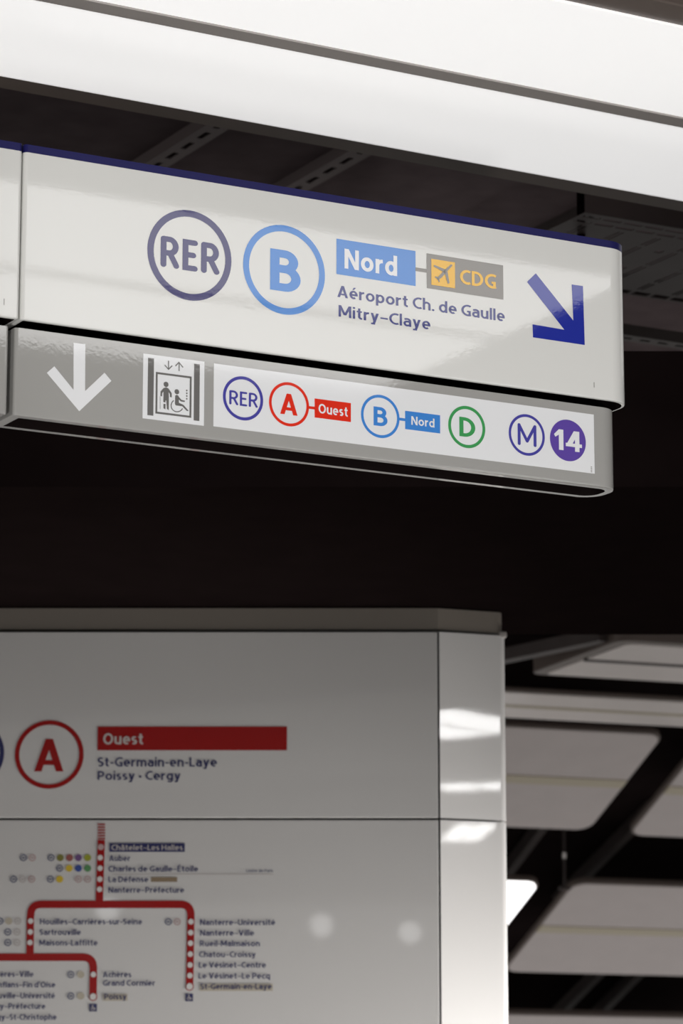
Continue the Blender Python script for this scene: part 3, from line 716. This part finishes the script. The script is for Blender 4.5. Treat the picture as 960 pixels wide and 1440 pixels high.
# rails of the falling ceiling and the hanging hook
def on_slope(x, y, up):
    r = ray(x, y); p0 = P0 + FN * up; return CAMP + r * ((p0 - CAMP).dot(FN) / r.dot(FN))
for a_, b_, lab in (((722, 1222), (766, 1164), 'dim steel rail above the lit panel corner beside the information wall'), ((822, 1238), (886, 1174), 'dim steel rail leading up to the right unlit panel'),
                    ((808, 1409), (848, 1369), 'left one of two dim rails above the bottom ceiling panel'), ((864, 1409), (904, 1369), 'right one of two dim rails above the bottom ceiling panel')):
    A_, B_ = on_slope(*a_, .27), on_slope(*b_, .27); d_ = (A_ - B_).normalized(); B_ = B_ - d_ * .25; A_ = A_ + d_ * .3
    c_ = FN.cross(d_).normalized() * .022
    vs = [p + q + FN * u for u in (0, .065) for (p, q) in ((A_, c_), (A_, -c_), (B_, -c_), (B_, c_))]
    tag(link('steel_rail', vs, [(3, 2, 1, 0), (4, 5, 6, 7), (0, 1, 5, 4), (1, 2, 6, 5), (2, 3, 7, 6), (3, 0, 4, 7)], 'rail_steel'), lab, 'rail')
A_, B_ = hz(700, 933, ZL + .02), hz(850, 902, ZL + .02); d_ = (A_ - B_).normalized(); c_ = Vector((-d_.y, d_.x, 0)) * .03
vs = [p + q + Vector((0, 0, u)) for u in (0, .05) for (p, q) in ((A_, c_), (A_, -c_), (B_, -c_), (B_, c_))]
tag(link('steel_rail', vs, [(3, 2, 1, 0), (4, 5, 6, 7), (0, 1, 5, 4), (1, 2, 6, 5), (2, 3, 7, 6), (3, 0, 4, 7)], 'rail_steel'), 'pale steel rail left of the uppermost unlit ceiling panel', 'rail')
r_ = ray(793, 1203); hk = CAMP + r_ * (15.75 / r_.y); r2 = ray(793, 1248); hb = CAMP + r2 * (15.75 / r2.y)
ht = thing('hanging_hook', 'thin pale hook on a rod hanging between the ceiling panels', 'hook', (hk.x, hk.y, hb.z))
ll = hk.z - hb.z
mb = MB(); mb.tube((0, 0, 0), (0, 0, ll + .35), .006, 8); mb.build('rod', 'rail_steel', ht)
mb = MB(); mb.tube((0, 0, ll - .015), (0, 0, ll + .015), .012, 12); o = mb.build('collar', 'chrome', ht); bevel(o, .003)
mb = MB(); mb.box(-.03, .03, -.01, .01, -.012, .006); bevel(mb.build('hook_plate', 'rail_steel', ht), .003)

# small globe lamps far back in the hall, mirrored as soft spots in the map
GROUPS = (('globe_lamp', 'globe lamps far back in the hall'), ('steel_rail', 'dim steel rails of the ceiling over the stairs'), ('slotted_rail', 'slotted rails under the dark ceiling'),
          ('ceiling_light', 'ceiling panels with two diffusers'), ('direction_sign', 'row of white hanging signs'), ('lift_sign', 'row of grey hanging signs'))
def globe(loc, label):
    t = thing('globe_lamp', label, 'light', loc, group=None)
    n, k = 16, 8; vs = [(0, 0, -.10)] + [(.10 * math.sin(math.pi * i / k) * math.cos(2 * math.pi * j / n), .10 * math.sin(math.pi * i / k) * math.sin(2 * math.pi * j / n), -.10 * math.cos(math.pi * i / k)) for i in range(1, k) for j in range(n)] + [(0, 0, .10)]
    fs = [(0, 1 + (j + 1) % n, 1 + j) for j in range(n)]
    for i in range(k - 2): fs += [(1 + i * n + j, 1 + i * n + (j + 1) % n, 1 + (i + 1) * n + (j + 1) % n, 1 + (i + 1) * n + j) for j in range(n)]
    L_ = len(vs) - 1; fs += [(L_, 1 + (k - 2) * n + j, 1 + (k - 2) * n + (j + 1) % n) for j in range(n)]
    link('globe', vs, fs, 'glow_globe', t, smooth=True)
    mb = MB(); mb.tube((0, 0, .095), (0, 0, CEIL - loc[2]), .012, 8); mb.build('stem', 'black_paint', t)
globe((-.18, -11.6, 3.88), 'round globe lamp far behind the viewer, mirrored right of the map branch')
globe((.62, -12.4, 3.88), 'round globe lamp far behind the viewer, mirrored near the right joint of the map panel')
globe((-1.95, -10.0, 3.88), 'round globe lamp far behind the viewer, mirrored among the left station names')
for o in list(SC.objects):
    if o.parent is None:
        for stem, g in GROUPS:
            if o.name.split('.')[0] == stem: o['group'] = g
